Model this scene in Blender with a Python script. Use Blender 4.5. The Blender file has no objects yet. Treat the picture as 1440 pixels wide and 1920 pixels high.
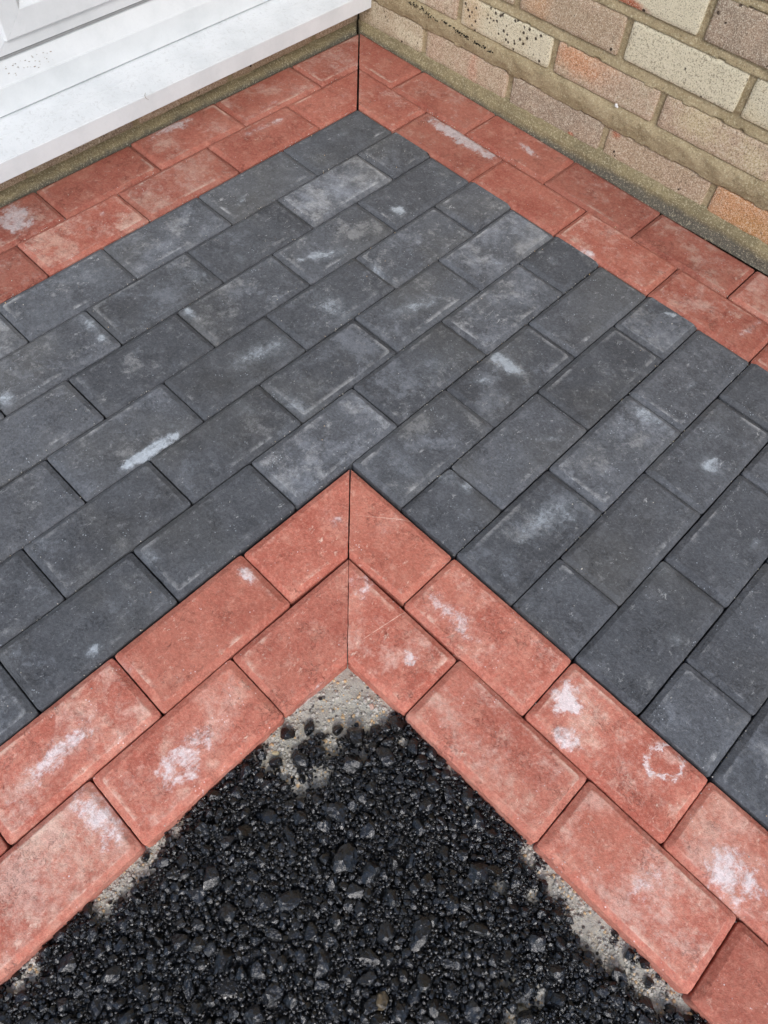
import bpy, bmesh, math, random
import numpy as np
from mathutils import Vector, Matrix, noise as mn
random.seed(7); rng = np.random.default_rng(11)
SC = bpy.context.scene
COL = SC.collection
MM = 0.001

# ---------------------------------------------------------------- camera
cam_d = bpy.data.cameras.new('camera'); cam = bpy.data.objects.new('camera', cam_d); COL.objects.link(cam)
right = Vector((0.71018192, 0.70230776, 0.04904538)); up = Vector((-0.62635601, 0.59849774, 0.49947833)); fwd = Vector((-0.32143396, 0.38544035, -0.86493696))
cam.matrix_world = Matrix(((right.x, up.x, -fwd.x, 1.21508156), (right.y, up.y, -fwd.y, -1.21326431), (right.z, up.z, -fwd.z, 0.87995133), (0, 0, 0, 1)))
cam_d.sensor_fit = 'HORIZONTAL'; cam_d.sensor_width = 36; cam_d.lens = 36 * 1393.2 / 1440
cam_d.clip_start = 0.02; cam_d.clip_end = 200
SC.camera = cam

# ---------------------------------------------------------------- light
SUN_EL, SUN_AZ = 42, -40          # degrees; azimuth measured from +X, the sun stands behind the camera to the right
w = bpy.data.worlds.new('World'); SC.world = w; w.use_nodes = True
nt = w.node_tree; nt.nodes.clear()
sky = nt.nodes.new('ShaderNodeTexSky'); sky.sky_type = 'NISHITA'; sky.sun_disc = False
sky.sun_elevation = math.radians(SUN_EL); sky.sun_rotation = math.radians(90 - SUN_AZ)
sky.air_density = 1.0; sky.dust_density = 2.2; sky.ozone_density = 2.2
bg = nt.nodes.new('ShaderNodeBackground'); bg.inputs['Strength'].default_value = 0.15
wo = nt.nodes.new('ShaderNodeOutputWorld')
nt.links.new(sky.outputs[0], bg.inputs['Color']); nt.links.new(bg.outputs[0], wo.inputs['Surface'])
sd = bpy.data.lights.new('sun', 'SUN'); sd.energy = 1.0; sd.angle = math.radians(15); sd.color = (1.0, 0.99, 0.975)
so = bpy.data.objects.new('sun', sd); COL.objects.link(so)
a, e = math.radians(SUN_AZ), math.radians(SUN_EL)
so.rotation_euler = Vector((math.cos(e) * math.cos(a), math.cos(e) * math.sin(a), math.sin(e))).to_track_quat('Z', 'Y').to_euler()
SC.view_settings.view_transform = 'Standard'; SC.view_settings.look = 'None'
SC.view_settings.gamma = 1; SC.view_settings.use_curve_mapping = False
SC.view_settings.exposure = 0.46

# ---------------------------------------------------------------- node helper
class NT:
    def __init__(s, name):
        s.m = bpy.data.materials.new(name); s.m.use_nodes = True; s.t = s.m.node_tree; s.t.nodes.clear()
        s.out = s.t.nodes.new('ShaderNodeOutputMaterial'); s.b = s.t.nodes.new('ShaderNodeBsdfPrincipled')
        s.t.links.new(s.b.outputs[0], s.out.inputs['Surface'])
    def n(s, k, **kw):
        x = s.t.nodes.new(k)
        for a, b in kw.items(): setattr(x, a, b)
        return x
    def L(s, a, b):
        if isinstance(a, (int, float)): b.default_value = a
        elif isinstance(a, (tuple, list)): b.default_value = tuple(a) if len(a) == len(b.default_value) else tuple(a) + (1,)
        else: s.t.links.new(a, b)
    def math(s, op, a, b=0.0, c=None, clamp=False):
        x = s.n('ShaderNodeMath', operation=op, use_clamp=clamp); s.L(a, x.inputs[0]); s.L(b, x.inputs[1])
        if c is not None: s.L(c, x.inputs[2])
        return x.outputs[0]
    def add(s, a, b): return s.math('ADD', a, b)
    def mul(s, a, b): return s.math('MULTIPLY', a, b)
    def sub(s, a, b): return s.math('SUBTRACT', a, b)
    def sat(s, a): return s.math('ADD', a, 0.0, clamp=True)
    def step(s, x, lo, hi, a=0.0, b=1.0):
        r = s.n('ShaderNodeMapRange', interpolation_type='SMOOTHSTEP')
        for i, v in enumerate((x, lo, hi, a, b)): s.L(v, r.inputs[i])
        return r.outputs[0]
    def mix(s, f, a, b, bt='MIX'):
        r = s.n('ShaderNodeMix', data_type='RGBA', blend_type=bt); s.L(f, r.inputs[0]); s.L(a, r.inputs[6]); s.L(b, r.inputs[7]); return r.outputs[2]
    def noise(s, v, sc, det=4, ro=0.55, dist=0.0):
        r = s.n('ShaderNodeTexNoise'); s.L(v, r.inputs['Vector']); r.inputs['Scale'].default_value = sc
        r.inputs['Detail'].default_value = det; r.inputs['Roughness'].default_value = ro; r.inputs['Distortion'].default_value = dist; return r.outputs[0]
    def vor(s, v, sc, feat='F1', out=0, rnd=1.0):
        r = s.n('ShaderNodeTexVoronoi', feature=feat); s.L(v, r.inputs['Vector']); r.inputs['Scale'].default_value = sc; r.inputs['Randomness'].default_value = rnd; return r.outputs[out]
    def vm(s, op, a, b=(0, 0, 0), out=0):
        r = s.n('ShaderNodeVectorMath', operation=op); s.L(a, r.inputs[0]); s.L(b, r.inputs[1])
        return r.outputs['Value'] if op in ('DOT_PRODUCT', 'LENGTH') else r.outputs[0]
    def prop(s, name, vec=False):
        r = s.n('ShaderNodeAttribute', attribute_type='OBJECT', attribute_name=name); return r.outputs['Vector'] if vec else r.outputs['Fac']
    def attr(s, name):
        r = s.n('ShaderNodeAttribute', attribute_type='GEOMETRY', attribute_name=name); return r.outputs['Fac']
    def sep(s, v):
        r = s.n('ShaderNodeSeparateXYZ'); s.L(v, r.inputs[0]); return r.outputs
    def comb(s, x, y, z):
        r = s.n('ShaderNodeCombineXYZ'); s.L(x, r.inputs[0]); s.L(y, r.inputs[1]); s.L(z, r.inputs[2]); return r.outputs[0]
    def scale(s, v, k):
        r = s.n('ShaderNodeVectorMath', operation='SCALE'); s.L(v, r.inputs[0]); s.L(k, r.inputs[3]); return r.outputs[0]
    def bump(s, h, dist, st=1.0, nrm=None):
        r = s.n('ShaderNodeBump'); s.L(h, r.inputs['Height']); r.inputs['Distance'].default_value = dist; r.inputs['Strength'].default_value = st
        if nrm is not None: s.L(nrm, r.inputs['Normal'])
        return r.outputs[0]
    def pos(s): return s.n('ShaderNodeNewGeometry').outputs['Position']
    def obj(s): return s.n('ShaderNodeTexCoord').outputs['Object']
    def fin(s, col, rough, nrm=None, spec=None):
        s.L(col, s.b.inputs['Base Color']); s.L(rough, s.b.inputs['Roughness'])
        if nrm is not None: s.L(nrm, s.b.inputs['Normal'])
        if spec is not None: s.L(spec, s.b.inputs['Specular IOR Level'])
        return s.m

def patch_mask(m, o, k, wob):
    """elliptical stain k given by object properties: centre+strength, long axis/length, short axis/width, ring flag"""
    c = m.prop(f'c{k}', True); q = m.vm('SUBTRACT', o, c)
    x = m.vm('DOT_PRODUCT', q, m.prop(f'a{k}', True)); y = m.vm('DOT_PRODUCT', q, m.prop(f'b{k}', True))
    r = m.math('SQRT', m.add(m.mul(x, x), m.mul(y, y)))
    r = m.add(r, wob)
    disc = m.step(r, 1.45, 0.1)
    ring = m.mul(m.step(m.math('ABSOLUTE', m.sub(r, 0.72)), 0.34, 0.02), .74)
    rg = m.prop(f'r{k}')
    return m.mul(m.add(m.mul(disc, m.sub(1.0, rg)), m.mul(ring, rg)), m.prop(f's{k}'))

def paver_material(red):
    m = NT('red_concrete' if red else 'charcoal_concrete')
    o = m.obj(); P = m.vm('ADD', m.pos(), m.scale(m.prop('shift', True), 1.0)); ed = m.attr('edist')
    tone = m.prop('tone'); eff = m.prop('haze')
    big = m.noise(P, 9, 4, .6); mid = m.noise(P, 42, 5, .65); fine = m.noise(P, 260, 4, .75); grain = m.noise(P, 900, 2, .7)
    if red:
        A, B, C = (0.53, 0.178, 0.124), (0.39, 0.100, 0.066), (0.64, 0.30, 0.215)
        HZ, WH, FL = (0.70, 0.45, 0.37), (0.82, 0.72, 0.71), (0.80, 0.58, 0.46)
    else:
        A, B, C = (0.101, 0.109, 0.120), (0.069, 0.073, 0.080), (0.165, 0.173, 0.187)
        HZ, WH, FL = (0.235, 0.254, 0.282), (0.46, 0.51, 0.55), (0.43, 0.44, 0.44)
    col = m.mix(m.step(big, .35, .68), A, B)
    col = m.mix(m.mul(m.step(mid, .48, .72), .65), col, C)
    col = m.mix(m.mul(m.step(fine, .42, .68), .45), col, C)
    col = m.mix(m.mul(m.step(fine, .48, .36), .35 if red else .65), col, B)
    wn = m.noise(P, 55, 6, .72)
    wob = m.mul(m.sub(wn, .5), 1.7)
    brk = m.noise(P, 120, 6, .78, .6)                      # break-up of every deposit
    brk2 = m.noise(m.vm('MULTIPLY', P, (1, .7, 1)), 60, 9, .82, .35)
    top = m.step(ed, .0070, .0092)
    # broad haze
    hz = m.noise(P, 16, 6, .68, .25)
    hz = m.step(m.add(hz, m.mul(m.sub(brk, .5), .55)), m.sub(.64, m.mul(eff, .22)), m.sub(.86, m.mul(eff, .18)))
    col = m.mix(m.mul(m.mul(hz, .80), m.add(.18, m.mul(top, .82))), col, HZ)
    cl = m.mix(m.prop('blend'), m.noise(P, 62, 10, .82, .1), m.noise(P, 24, 10, .80, .1)); rg_ = m.noise(P, 12, 2, .5)
    cl = m.step(m.add(cl, m.mul(m.sub(rg_, .5), .35)), m.sub(.60, m.mul(eff, .10)), m.sub(.72, m.mul(eff, .08)))
    col = m.mix(m.mul(m.mul(cl, .50 if red else .52), m.add(.35, m.mul(top, .65))), col, FL)
    gr_ = m.noise(P, 6, 3, .5)
    col = m.mix(m.mul(m.step(gr_, .45, .7), .35), col, (0.52, .20, .135) if red else (.115, .112, .100))
    # bloom along the inside of the chamfer
    line = m.mul(m.step(ed, .0078, .0094), m.step(ed, .0165, .0100))
    ln = m.mul(line, m.step(m.add(m.noise(P, 13, 3, .6), m.mul(m.sub(brk, .5), .5)), m.sub(.57, m.mul(eff, .12)), .76))
    col = m.mix(m.mul(ln, .75), col, FL)
    # flecks and short scrapes
    v = m.vor(m.vm('ADD', P, m.scale(m.n('ShaderNodeTexNoise').outputs[1], 0.0)), 210)
    region = m.step(m.noise(P, 23, 4, .6), .50, .66)
    st = m.noise(m.vm('MULTIPLY', P, (1, .55, 1)), 125, 6, .82, .3)
    flk = m.mul(m.step(st, .59, .635), m.add(.35, m.mul(region, .75)))
    col = m.mix(m.mul(m.mul(flk, .8), m.add(.35, m.mul(top, .65))), col, FL)
    sp = m.mul(m.step(m.add(v, m.mul(m.sub(fine, .5), .3)), .20, .12), m.step(m.noise(P, 38, 3, .6), .58, .66))
    col = m.mix(m.mul(sp, .8), col, WH)
    # individual stains
    pm = patch_mask(m, o, 1, wob); pm = m.math('MAXIMUM', pm, patch_mask(m, o, 2, wob)); pm = m.math('MAXIMUM', pm, patch_mask(m, o, 4, wob))
    pc = m.math('MINIMUM', pm, 1.0)
    soft = m.mul(pc, m.mul(pc, .62))
    col = m.mix(m.mul(soft, m.step(brk, .3, .6)), col, HZ if red else WH)
    pm = m.mul(m.step(brk2, m.sub(.72, m.mul(pc, .42)), m.sub(.86, m.mul(pc, .34))), m.sat(m.mul(pm, 1.4)))
    col = m.mix(m.math('MULTIPLY', pm, .90, clamp=True), col, WH)
    p3 = patch_mask(m, o, 3, m.mul(wob, .12))
    col = m.mix(m.math('MULTIPLY', p3, m.step(brk, .35, .55), clamp=True), col, FL)
    # dirt specks, pits
    pit = m.mul(m.step(m.noise(P, 330, 3, .6), .66, .74), m.step(m.noise(P, 35, 3, .6), .45, .62))
    crack = m.mul(m.step(m.math('ABSOLUTE', m.sub(m.noise(P, 95, 5, .7, 1.2), .5)), .012, .003), m.step(m.noise(P, 28, 3, .6), .54, .64))
    dk = m.math('MAXIMUM', m.mul(pit, .8), m.mul(crack, .8))
    col = m.mix(m.mul(dk, .42), col, tuple(c * .35 for c in B))
    fg = m.noise(P, 150, 3, .8); br = m.mul(m.add(.74, m.mul(grain, .52)), m.add(.60, m.mul(fg, .80)))
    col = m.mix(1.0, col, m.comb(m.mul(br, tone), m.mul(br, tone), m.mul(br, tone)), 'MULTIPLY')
    h = m.add(m.mul(fine, .5), m.add(m.mul(grain, .28), m.mul(mid, .6)))
    h = m.sub(h, m.mul(dk, .4)); h = m.add(h, m.mul(pm, .15))
    h = m.add(h, m.mul(fg, .6)); nrm = m.bump(h, .0016, 1.0)
    return m.fin(col, m.step(fine, .2, .8, .72, .95), nrm, .35)

def brick_material():
    m = NT('stock_brick')
    o = m.obj(); P = m.vm('ADD', m.pos(), m.prop('shift', True))
    base = m.prop('col', True)
    big = m.noise(P, 18, 4, .6); g3 = m.noise(P, 260, 4, .8); g1 = m.noise(P, 520, 3, .75); g2 = m.noise(P, 1100, 2, .7); mid = m.noise(P, 60, 5, .7)
    col = m.mix(m.mul(m.step(big, .40, .68), .8), base, m.prop('col2', True))
    wob = m.mul(m.sub(m.noise(P, 40, 5, .7), .5), 1.3)
    p1 = patch_mask(m, o, 1, wob)
    col = m.mix(m.math('MULTIPLY', p1, .85, clamp=True), col, m.prop('pcol', True))
    p2 = patch_mask(m, o, 2, wob)
    col = m.mix(m.math('MULTIPLY', p2, 1.0, clamp=True), col, (.45, .12, .05))
    col = m.mix(m.mul(m.step(mid, .5, .75), .35), col, (.62, .56, .42))
    col = m.mix(m.mul(m.step(m.add(m.mul(g1, .6), m.mul(g3, .4)), .53, .60), .7), col, (.74, .68, .54))
    col = m.mix(m.mul(m.step(m.add(m.mul(g1, .6), m.mul(g3, .4)), .465, .40), .75), col, (.13, .10, .07))
    sp = m.mul(m.step(m.add(m.vor(P, 95), m.mul(m.sub(g1, .5), .25)), .30, .20), m.step(m.add(m.noise(P, 60, 2), m.prop('spots')), .80, .88))
    col = m.mix(m.mul(sp, .93), col, (.035, .022, .016))
    k = m.add(.82, m.mul(g2, .36))
    col = m.mix(1.0, col, m.comb(k, k, k), 'MULTIPLY')
    h = m.add(m.add(m.mul(g1, .7), m.mul(g2, .35)), m.add(m.mul(mid, .9), m.mul(sp, -.8)))
    return m.fin(col, .95, m.bump(h, .0013, .9), .2)

def mortar_material(name, c1, c2, c3, dark, rough=.95, grit=1.0, wet=True):
    m = NT(name); P = m.pos(); z = m.sep(P)[2]
    big = m.noise(P, 14, 5, .65); mid = m.noise(P, 70, 5, .7); g1 = m.add(m.mul(m.noise(P, 480, 3, .75), .55), m.mul(m.noise(P, 230, 4, .8), .45)); g2 = m.noise(P, 1200, 2, .7)
    col = m.mix(m.step(big, .36, .66), c1, c2)
    col = m.mix(m.mul(m.step(mid, .5, .7), .55), col, c3)
    if wet:     # damp, algae-dark band where the mortar meets the paving
        px_ = m.sep(P)[0]; wz = m.sub(m.add(z, m.mul(m.sub(m.noise(P, 30, 5, .7), .5), .02)), m.step(px_, .35, .85, -.010, .012))
        col = m.mix(m.mul(m.step(wz, .018, .003), .8), col, dark)
    col = m.mix(m.mul(m.step(g1, .53, .60), .62 * grit), col, (.66, .60, .42))
    col = m.mix(m.mul(m.step(g1, .46, .37), .7 * grit), col, (.07, .06, .04))
    gl = m.mul(m.step(m.vor(P, 260), .16, .08), m.step(m.noise(P, 90, 2), .52, .60))
    col = m.mix(m.mul(gl, .8), col, (.75, .68, .42))
    k = m.add(.8, m.mul(g2, .4)); col = m.mix(1.0, col, m.comb(k, k, k), 'MULTIPLY')
    h = m.add(m.add(m.mul(g1, .8), m.mul(g2, .35)), m.mul(mid, 1.0))
    return m.fin(col, rough, m.bump(h, .0024, 1.0), .2)

def simple(name, col, rough=.6, spec=.5, nz=0):
    m = NT(name); P = m.pos(); n_ = m.noise(P, 120, 4, .6)
    c = m.mix(m.step(n_, .3, .7), tuple(x * .85 for x in col), col)
    return m.fin(c, rough, m.bump(n_, .0006, .5) if nz else None, spec)

def upvc_material():
    m = NT('white_upvc'); P = m.pos()
    n1 = m.noise(P, 11, 5, .65); n2 = m.noise(P, 130, 5, .75, 1.0); n3 = m.noise(m.vm('MULTIPLY', P, (1, .35, 1)), 240, 5, .8, 1.2)
    col = m.mix(m.step(n1, .35, .75), (.72, .75, .76), (.62, .655, .665))
    nz_ = m.sep(m.n('ShaderNodeNewGeometry').outputs['True Normal'])[2]
    lay = m.step(nz_, .5, .9)
    col = m.mix(m.mul(m.mul(m.step(n2, .50, .72), .55), m.add(.25, lay)), col, (.50, .515, .51))
    col = m.mix(m.mul(m.mul(m.step(n3, .665, .72), m.step(n1, .40, .58)), m.add(.25, m.mul(lay, .5))), col, (.30, .26, .22))
    return m.fin(col, m.step(n2, .3, .7, .30, .48), m.bump(n1, .0008, .25), .5)

def bitumen_material():
    m = NT('bitumen_coated_stone'); P = m.pos(); vr = m.attr('vary')
    n1 = m.noise(P, 230, 5, .72, .5); n2 = m.noise(P, 720, 3, .7); n3 = m.noise(P, 90, 3, .6)
    col = m.mix(m.step(vr, .1, .95), (.0014, .0015, .0017), (.0060, .0070, .0090))
    col = m.mix(m.mul(m.step(n1, .60, .74), .45), col, (.014, .0155, .018))
    sp = m.mul(m.step(n1, .70, .735), m.step(n3, .62, .68))
    col = m.mix(sp, col, (.42, .33, .20))
    rough = m.math('ADD', m.step(n1, .3, .7, .12, .30), m.mul(vr, .16))
    h = m.add(m.mul(n1, 1.0), m.mul(n2, .25))
    m.b.inputs['Coat Weight'].default_value = 1.0; m.b.inputs['Coat IOR'].default_value = 1.6
    m.L(m.step(n3, .35, .7, .04, .16), m.b.inputs['Coat Roughness']); m.L(m.bump(n1, .0010, .85), m.b.inputs['Coat Normal'])
    return m.fin(col, m.add(rough, .2), m.bump(h, .0012, .9), .12)

RED, GREY = paver_material(True), paver_material(False)
BRICK = brick_material()
MORTAR = mortar_material('sandy_mortar', (.33, .26, .150), (.43, .345, .21), (.26, .20, .105), (.105, .10, .075))
HAUNCH = mortar_material('damp_haunch_mortar', (.27, .225, .125), (.21, .175, .10), (.37, .31, .18), (.105, .105, .095))
BED = mortar_material('bedding_concrete', (.44, .42, .36), (.54, .52, .46), (.50, .42, .30), (.1, .1, .1), wet=False, grit=.8)
UPVC = upvc_material(); BIT = bitumen_material()
SAND = simple('joint_sand', (.06, .055, .05), .95, .2)
SOIL = simple('packed_subbase', (.20, .18, .15), .95, .2)
GASKET = simple('grey_rubber', (.30, .31, .31), .6)
MOSS = simple('black_moss', (.012, .013, .010), .9, .2, 1)

# ---------------------------------------------------------------- object helpers
def link(name, me, mat, parent=None, loc=None, kind=None, label=None, cat=None, group=None):
    if mat is not None and not me.materials: me.materials.append(mat)
    o = bpy.data.objects.new(name, me); COL.objects.link(o)
    if parent is not None: o.parent = parent
    if loc is not None: o.location = loc
    for k, v in (('kind', kind), ('label', label), ('category', cat), ('group', group)):
        if v: o[k] = v
    return o
def empty(name, loc=(0, 0, 0), rot=(0, 0, 0), **kw):
    o = bpy.data.objects.new(name, None); COL.objects.link(o); o.location = loc; o.rotation_euler = rot; o.empty_display_size = .1
    for k, v in kw.items(): o[k] = v
    return o
def pydata(name, v, f, smooth=False):
    me = bpy.data.meshes.new(name); me.from_pydata(v, [], f); me.update()
    if smooth: me.polygons.foreach_set('use_smooth', [True] * len(me.polygons))
    return me

def slab_mesh(name, poly, cham, depth, drop=3.4 * MM, seg=5 * MM, ragged=.42 * MM, fillet=3 * MM, seed=0, plain=False):
    """a moulded block: plan polygon (CCW), a chamfer width per edge (0 = sawn edge), rings inwards so the
    chamfer is rounded, a ragged arris; stores the distance from the edge for the bloom on the top face"""
    r = random.Random(seed); n = len(poly); P = [Vector(p) for p in poly]
    def inset(ds):
        out = []
        for i in range(n):
            p0, p1, p2 = P[i - 1], P[i], P[(i + 1) % n]
            d1 = (p1 - p0).normalized(); d2 = (p2 - p1).normalized()
            n1 = Vector((-d1.y, d1.x)); n2 = Vector((-d2.y, d2.x))
            a1, a2 = ds[i - 1], ds[i]
            den = d1.x * d2.y - d1.y * d2.x
            q1 = p1 + n1 * a1; q2 = p1 + n2 * a2
            t = ((q2 - q1).x * d2.y - (q2 - q1).y * d2.x) / den
            out.append(q1 + d1 * t)
        return out
    # perimeter samples: (corner index, t along edge i)
    samp = []
    for i in range(n):
        L = (P[(i + 1) % n] - P[i]).length; k = max(2, int(L / seg))
        for j in range(k): samp.append((i, j / k, L))
    def ring(ds, rad, z):
        C = inset(ds); out = []
        for i, t, L in samp:
            c0, c1 = C[i], C[(i + 1) % n]; p = c0.lerp(c1, t)
            if rad > 0:                                   # round the corners off
                for ci in (i, (i + 1) % n):
                    pv, cu, nx = C[ci - 1], C[ci], C[(ci + 1) % n]
                    if cham[ci - 1] <= 0 or cham[ci] <= 0: continue
                    e1 = (pv - cu).normalized(); e2 = (nx - cu).normalized(); dd = (p - cu).length
                    if dd < rad: p = p + (e1 + e2) * (rad - dd) * .38
            out.append(Vector((p.x, p.y, z)))
        return out
    f = lambda k, extra=0: [(c * k if c > 0 else 0) + (extra if c > 0 or extra else 0) for c in cham]
    tiny = .5 * MM
    rings = []
    full = max(cham) if max(cham) > 0 else 2 * MM
    def z_at(c, k): return 0
    rings.append((ring([0] * n, fillet, -depth), 0))
    rings.append((ring([0] * n, fillet, -drop - .5 * MM), 0))
    rings.append((ring([max(c * .07, 0) for c in cham], fillet, -drop * .88), full * .07))
    rings.append((ring([max(c * .55, 0) for c in cham], fillet, -drop * .45), full * .55))
    rings.append((ring([max(c * .93, 0) for c in cham], fillet, -drop * .05), full * .93))
    rings.append((ring([c + .0 * MM if c > 0 else .35 * MM for c in cham], fillet * 1.0, 0), full + .2 * MM))
    rings.append((ring([c + 7 * MM if c > 0 else 6 * MM for c in cham], fillet, .15 * MM), full + 7 * MM))
    rings.append((ring([c + 16 * MM for c in cham], fillet, .25 * MM), full + 16 * MM))
    # sawn edges keep the full height
    verts, ed = [], []
    m = len(samp); off = Vector((r.uniform(0, 90), r.uniform(0, 90), 0))
    for ri, (rg, dist) in enumerate(rings):
        for si, p in enumerate(rg):
            i, t, L = samp[si]; c = cham[i]
            if 1 <= ri <= 4:
                near0 = t * L; near1 = (1 - t) * L
                if c <= 0:                                # sawn edge: full height, the neighbours' chamfers run out on it
                    fr_ = (0, 0, .07, .55, .93)[ri]; s_ = 1.0
                    if cham[i - 1] > 0: s_ = min(s_, fr_ + near0 / cham[i - 1])
                    if cham[(i + 1) % n] > 0: s_ = min(s_, fr_ + near1 / cham[(i + 1) % n])
                    p.z = -drop * (1 - s_) - (.25 * MM if ri == 1 else .1 * MM)
            nn = mn.noise(p * 140 + off); n2 = mn.noise(p * 420 + off * 2)
            if ri in (1, 2):
                ctr = Vector((0, 0, 0)); d = Vector((p.x, p.y, 0)).normalized()
                p -= d * (ragged * (abs(nn) * 1.1 + abs(n2) * .9) + .0016 * max(0, mn.noise(p * 60 + off) - .35)); p.z -= ragged * (abs(n2) * .6)
            elif ri in (3, 4, 5): 
                d = Vector((p.x, p.y, 0)).normalized(); p += d * (ragged * nn * 1.2 + .0007 * mn.noise(p * 45 + off)); p.z += ragged * .15 * n2
            verts.append(tuple(p)); ed.append(dist if (c > 0 or ri >= 6) else {0: 0, 1: .009, 2: .01, 3: .011, 4: .013, 5: .016}.get(ri, dist))
    faces = []
    for ri in range(len(rings) - 1):
        for s in range(m):
            a_, b_ = ri * m + s, ri * m + (s + 1) % m
            faces.append((a_, b_, b_ + m, a_ + m))
    last = (len(rings) - 1) * m
    faces.append(tuple(range(last, last + m)))
    me = pydata(name, verts, faces, True)
    if max(cham) > .003:                                  # crisp inner arris of the chamfer
        sh = me.attributes.new('sharp_edge', 'BOOLEAN', 'EDGE') if 'sharp_edge' not in me.attributes else me.attributes['sharp_edge']
        sh.data.foreach_set('value', [e_.vertices[0] // m == e_.vertices[1] // m and e_.vertices[0] // m in (1, 2, 5) for e_ in me.edges])
    at = me.attributes.new('edist', 'FLOAT', 'POINT'); at.data.foreach_set('value', ed)
    return me

def set_patch(o, k, cx=0, cy=0, L=.01, W=.01, ang=0, s=0, ring=0, cz=None, axes=None):
    ca, sa = math.cos(ang), math.sin(ang)
    o[f'c{k}'] = [cx, cy, 0.0]; o[f'a{k}'] = [ca / L, sa / L, 0.0]; o[f'b{k}'] = [-sa / W, ca / W, 0.0]
    o[f's{k}'] = float(s); o[f'r{k}'] = float(ring)

# ---------------------------------------------------------------- ground and bed
def grid_sheet(name, x0, x1, y0, y1, nx, ny, zf):
    X = np.linspace(x0, x1, nx); Y = np.linspace(y0, y1, ny)
    v = [(x, y, zf(x, y)) for y in Y for x in X]
    f = [(j * nx + i, j * nx + i + 1, (j + 1) * nx + i + 1, (j + 1) * nx + i) for j in range(ny - 1) for i in range(nx - 1)]
    return pydata(name, v, f, True)
link('ground', grid_sheet('ground', -15, 15, -15, 15, 24, 24, lambda x, y: -.14), SOIL, kind='structure')

# coordinates: v runs along +X beside the brick wall, u runs along -Y beside the white door; both in mm
bed_v = [(-.01, .01, -.062), (2.1, .01, -.062), (2.1, -1.0, -.062), (1.0, -1.0, -.062), (1.0, -2.1, -.062), (-.01, -2.1, -.062)]
pave = link('paving', pydata('paving', bed_v, [tuple(range(6))[::-1]]), SAND, kind='structure', loc=(0, 0, .003))

PATCH = [(401,-117,88,17,1,1.3),(18,-518,54,16,86,0.95),(129,-384,78,9,85,0.8),(47,-866,32,38,95,1.15),(514,-48,31,9,-7,1.0),(1225,-850,17,22,12,1.25),(1254,-885,20,14,-9,1.0),(1351,-824,30,26,56,-1.0),(1058,-868,62,16,-2,0.8),(1413,-947,22,26,9,0.8),(1471,-874,36,34,-6,1.0),(858,-1311,59,16,96,0.95),(957,-1213,45,24,96,0.95),(946,-1316,41,20,0,1.0),(834,-1016,20,9,1,1.0),(1057,-946,13,10,33,1.1),(854,-880,27,14,-171,0.6),(908,-836,24,10,87,0.6),(947,-919,30,16,-57,0.75),(1037,-1004,23,9,0,0.9),(1006,-1054,27,6,-97,0.8),(826,-1200,14,8,3,0.8),(591,-990,44,8,88,1.4),(832,-495,29,13,0,1.2),(831,-548,21,10,54,0.7),(557,-761,51,18,78,0.8),(358,-729,33,18,26,0.7),(470,-361,15,12,4,1.0),(939,-707,13,10,75,0.8),(1052,-666,65,20,81,0.85),(1046,-412,38,22,15,0.75),(1030,-464,79,14,80,0.5),(564,-611,38,22,9,0.8),(669,-785,34,12,11,0.7),(1162,-423,18,16,-1,0.9),(1133,-370,35,20,70,0.5),(235,-865,50,24,47,0.5),(462,-539,42,10,65,0.9),(558,-500,32,8,-29,0.7),(1207,-609,36,14,61,0.6),(1275,-687,11,10,-173,0.6),(654,-504,44,12,-108,0.8),(781,-1213,9,10,24,1.0),(862,-752,19,10,-176,0.5),(906,-713,19,14,73,0.7),(951,-211,13,5,34,1.2),(763,-570,49,16,96,0.5),(419,-787,17,7,6,1.0),(371,-918,8,9,66,0.9),(374,-1086,13,12,1,0.9),(334,-913,29,12,-1,0.8),(611,-1179,14,8,12,0.7),(725,-1089,17,8,5,0.7),(1317,-909,12,10,18,0.4),(696,-835,26,10,78,0.5),(11,-125,72,12,-80,0.35),(158,-204,39,14,103,0.6),(223,-134,61,16,-13,0.5),(654,-1,25,12,-131,0.5),(912,-128,48,9,-21,0.6),(769,-198,27,12,-33,0.9),(952,-174,50,9,5,0.6),(1061,-139,38,8,85,0.8),(85,-336,60,10,95,0.6),(130,-549,36,8,73,0.4),(29,-792,15,8,3,0.6)]
CH = 8.6 * MM
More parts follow.
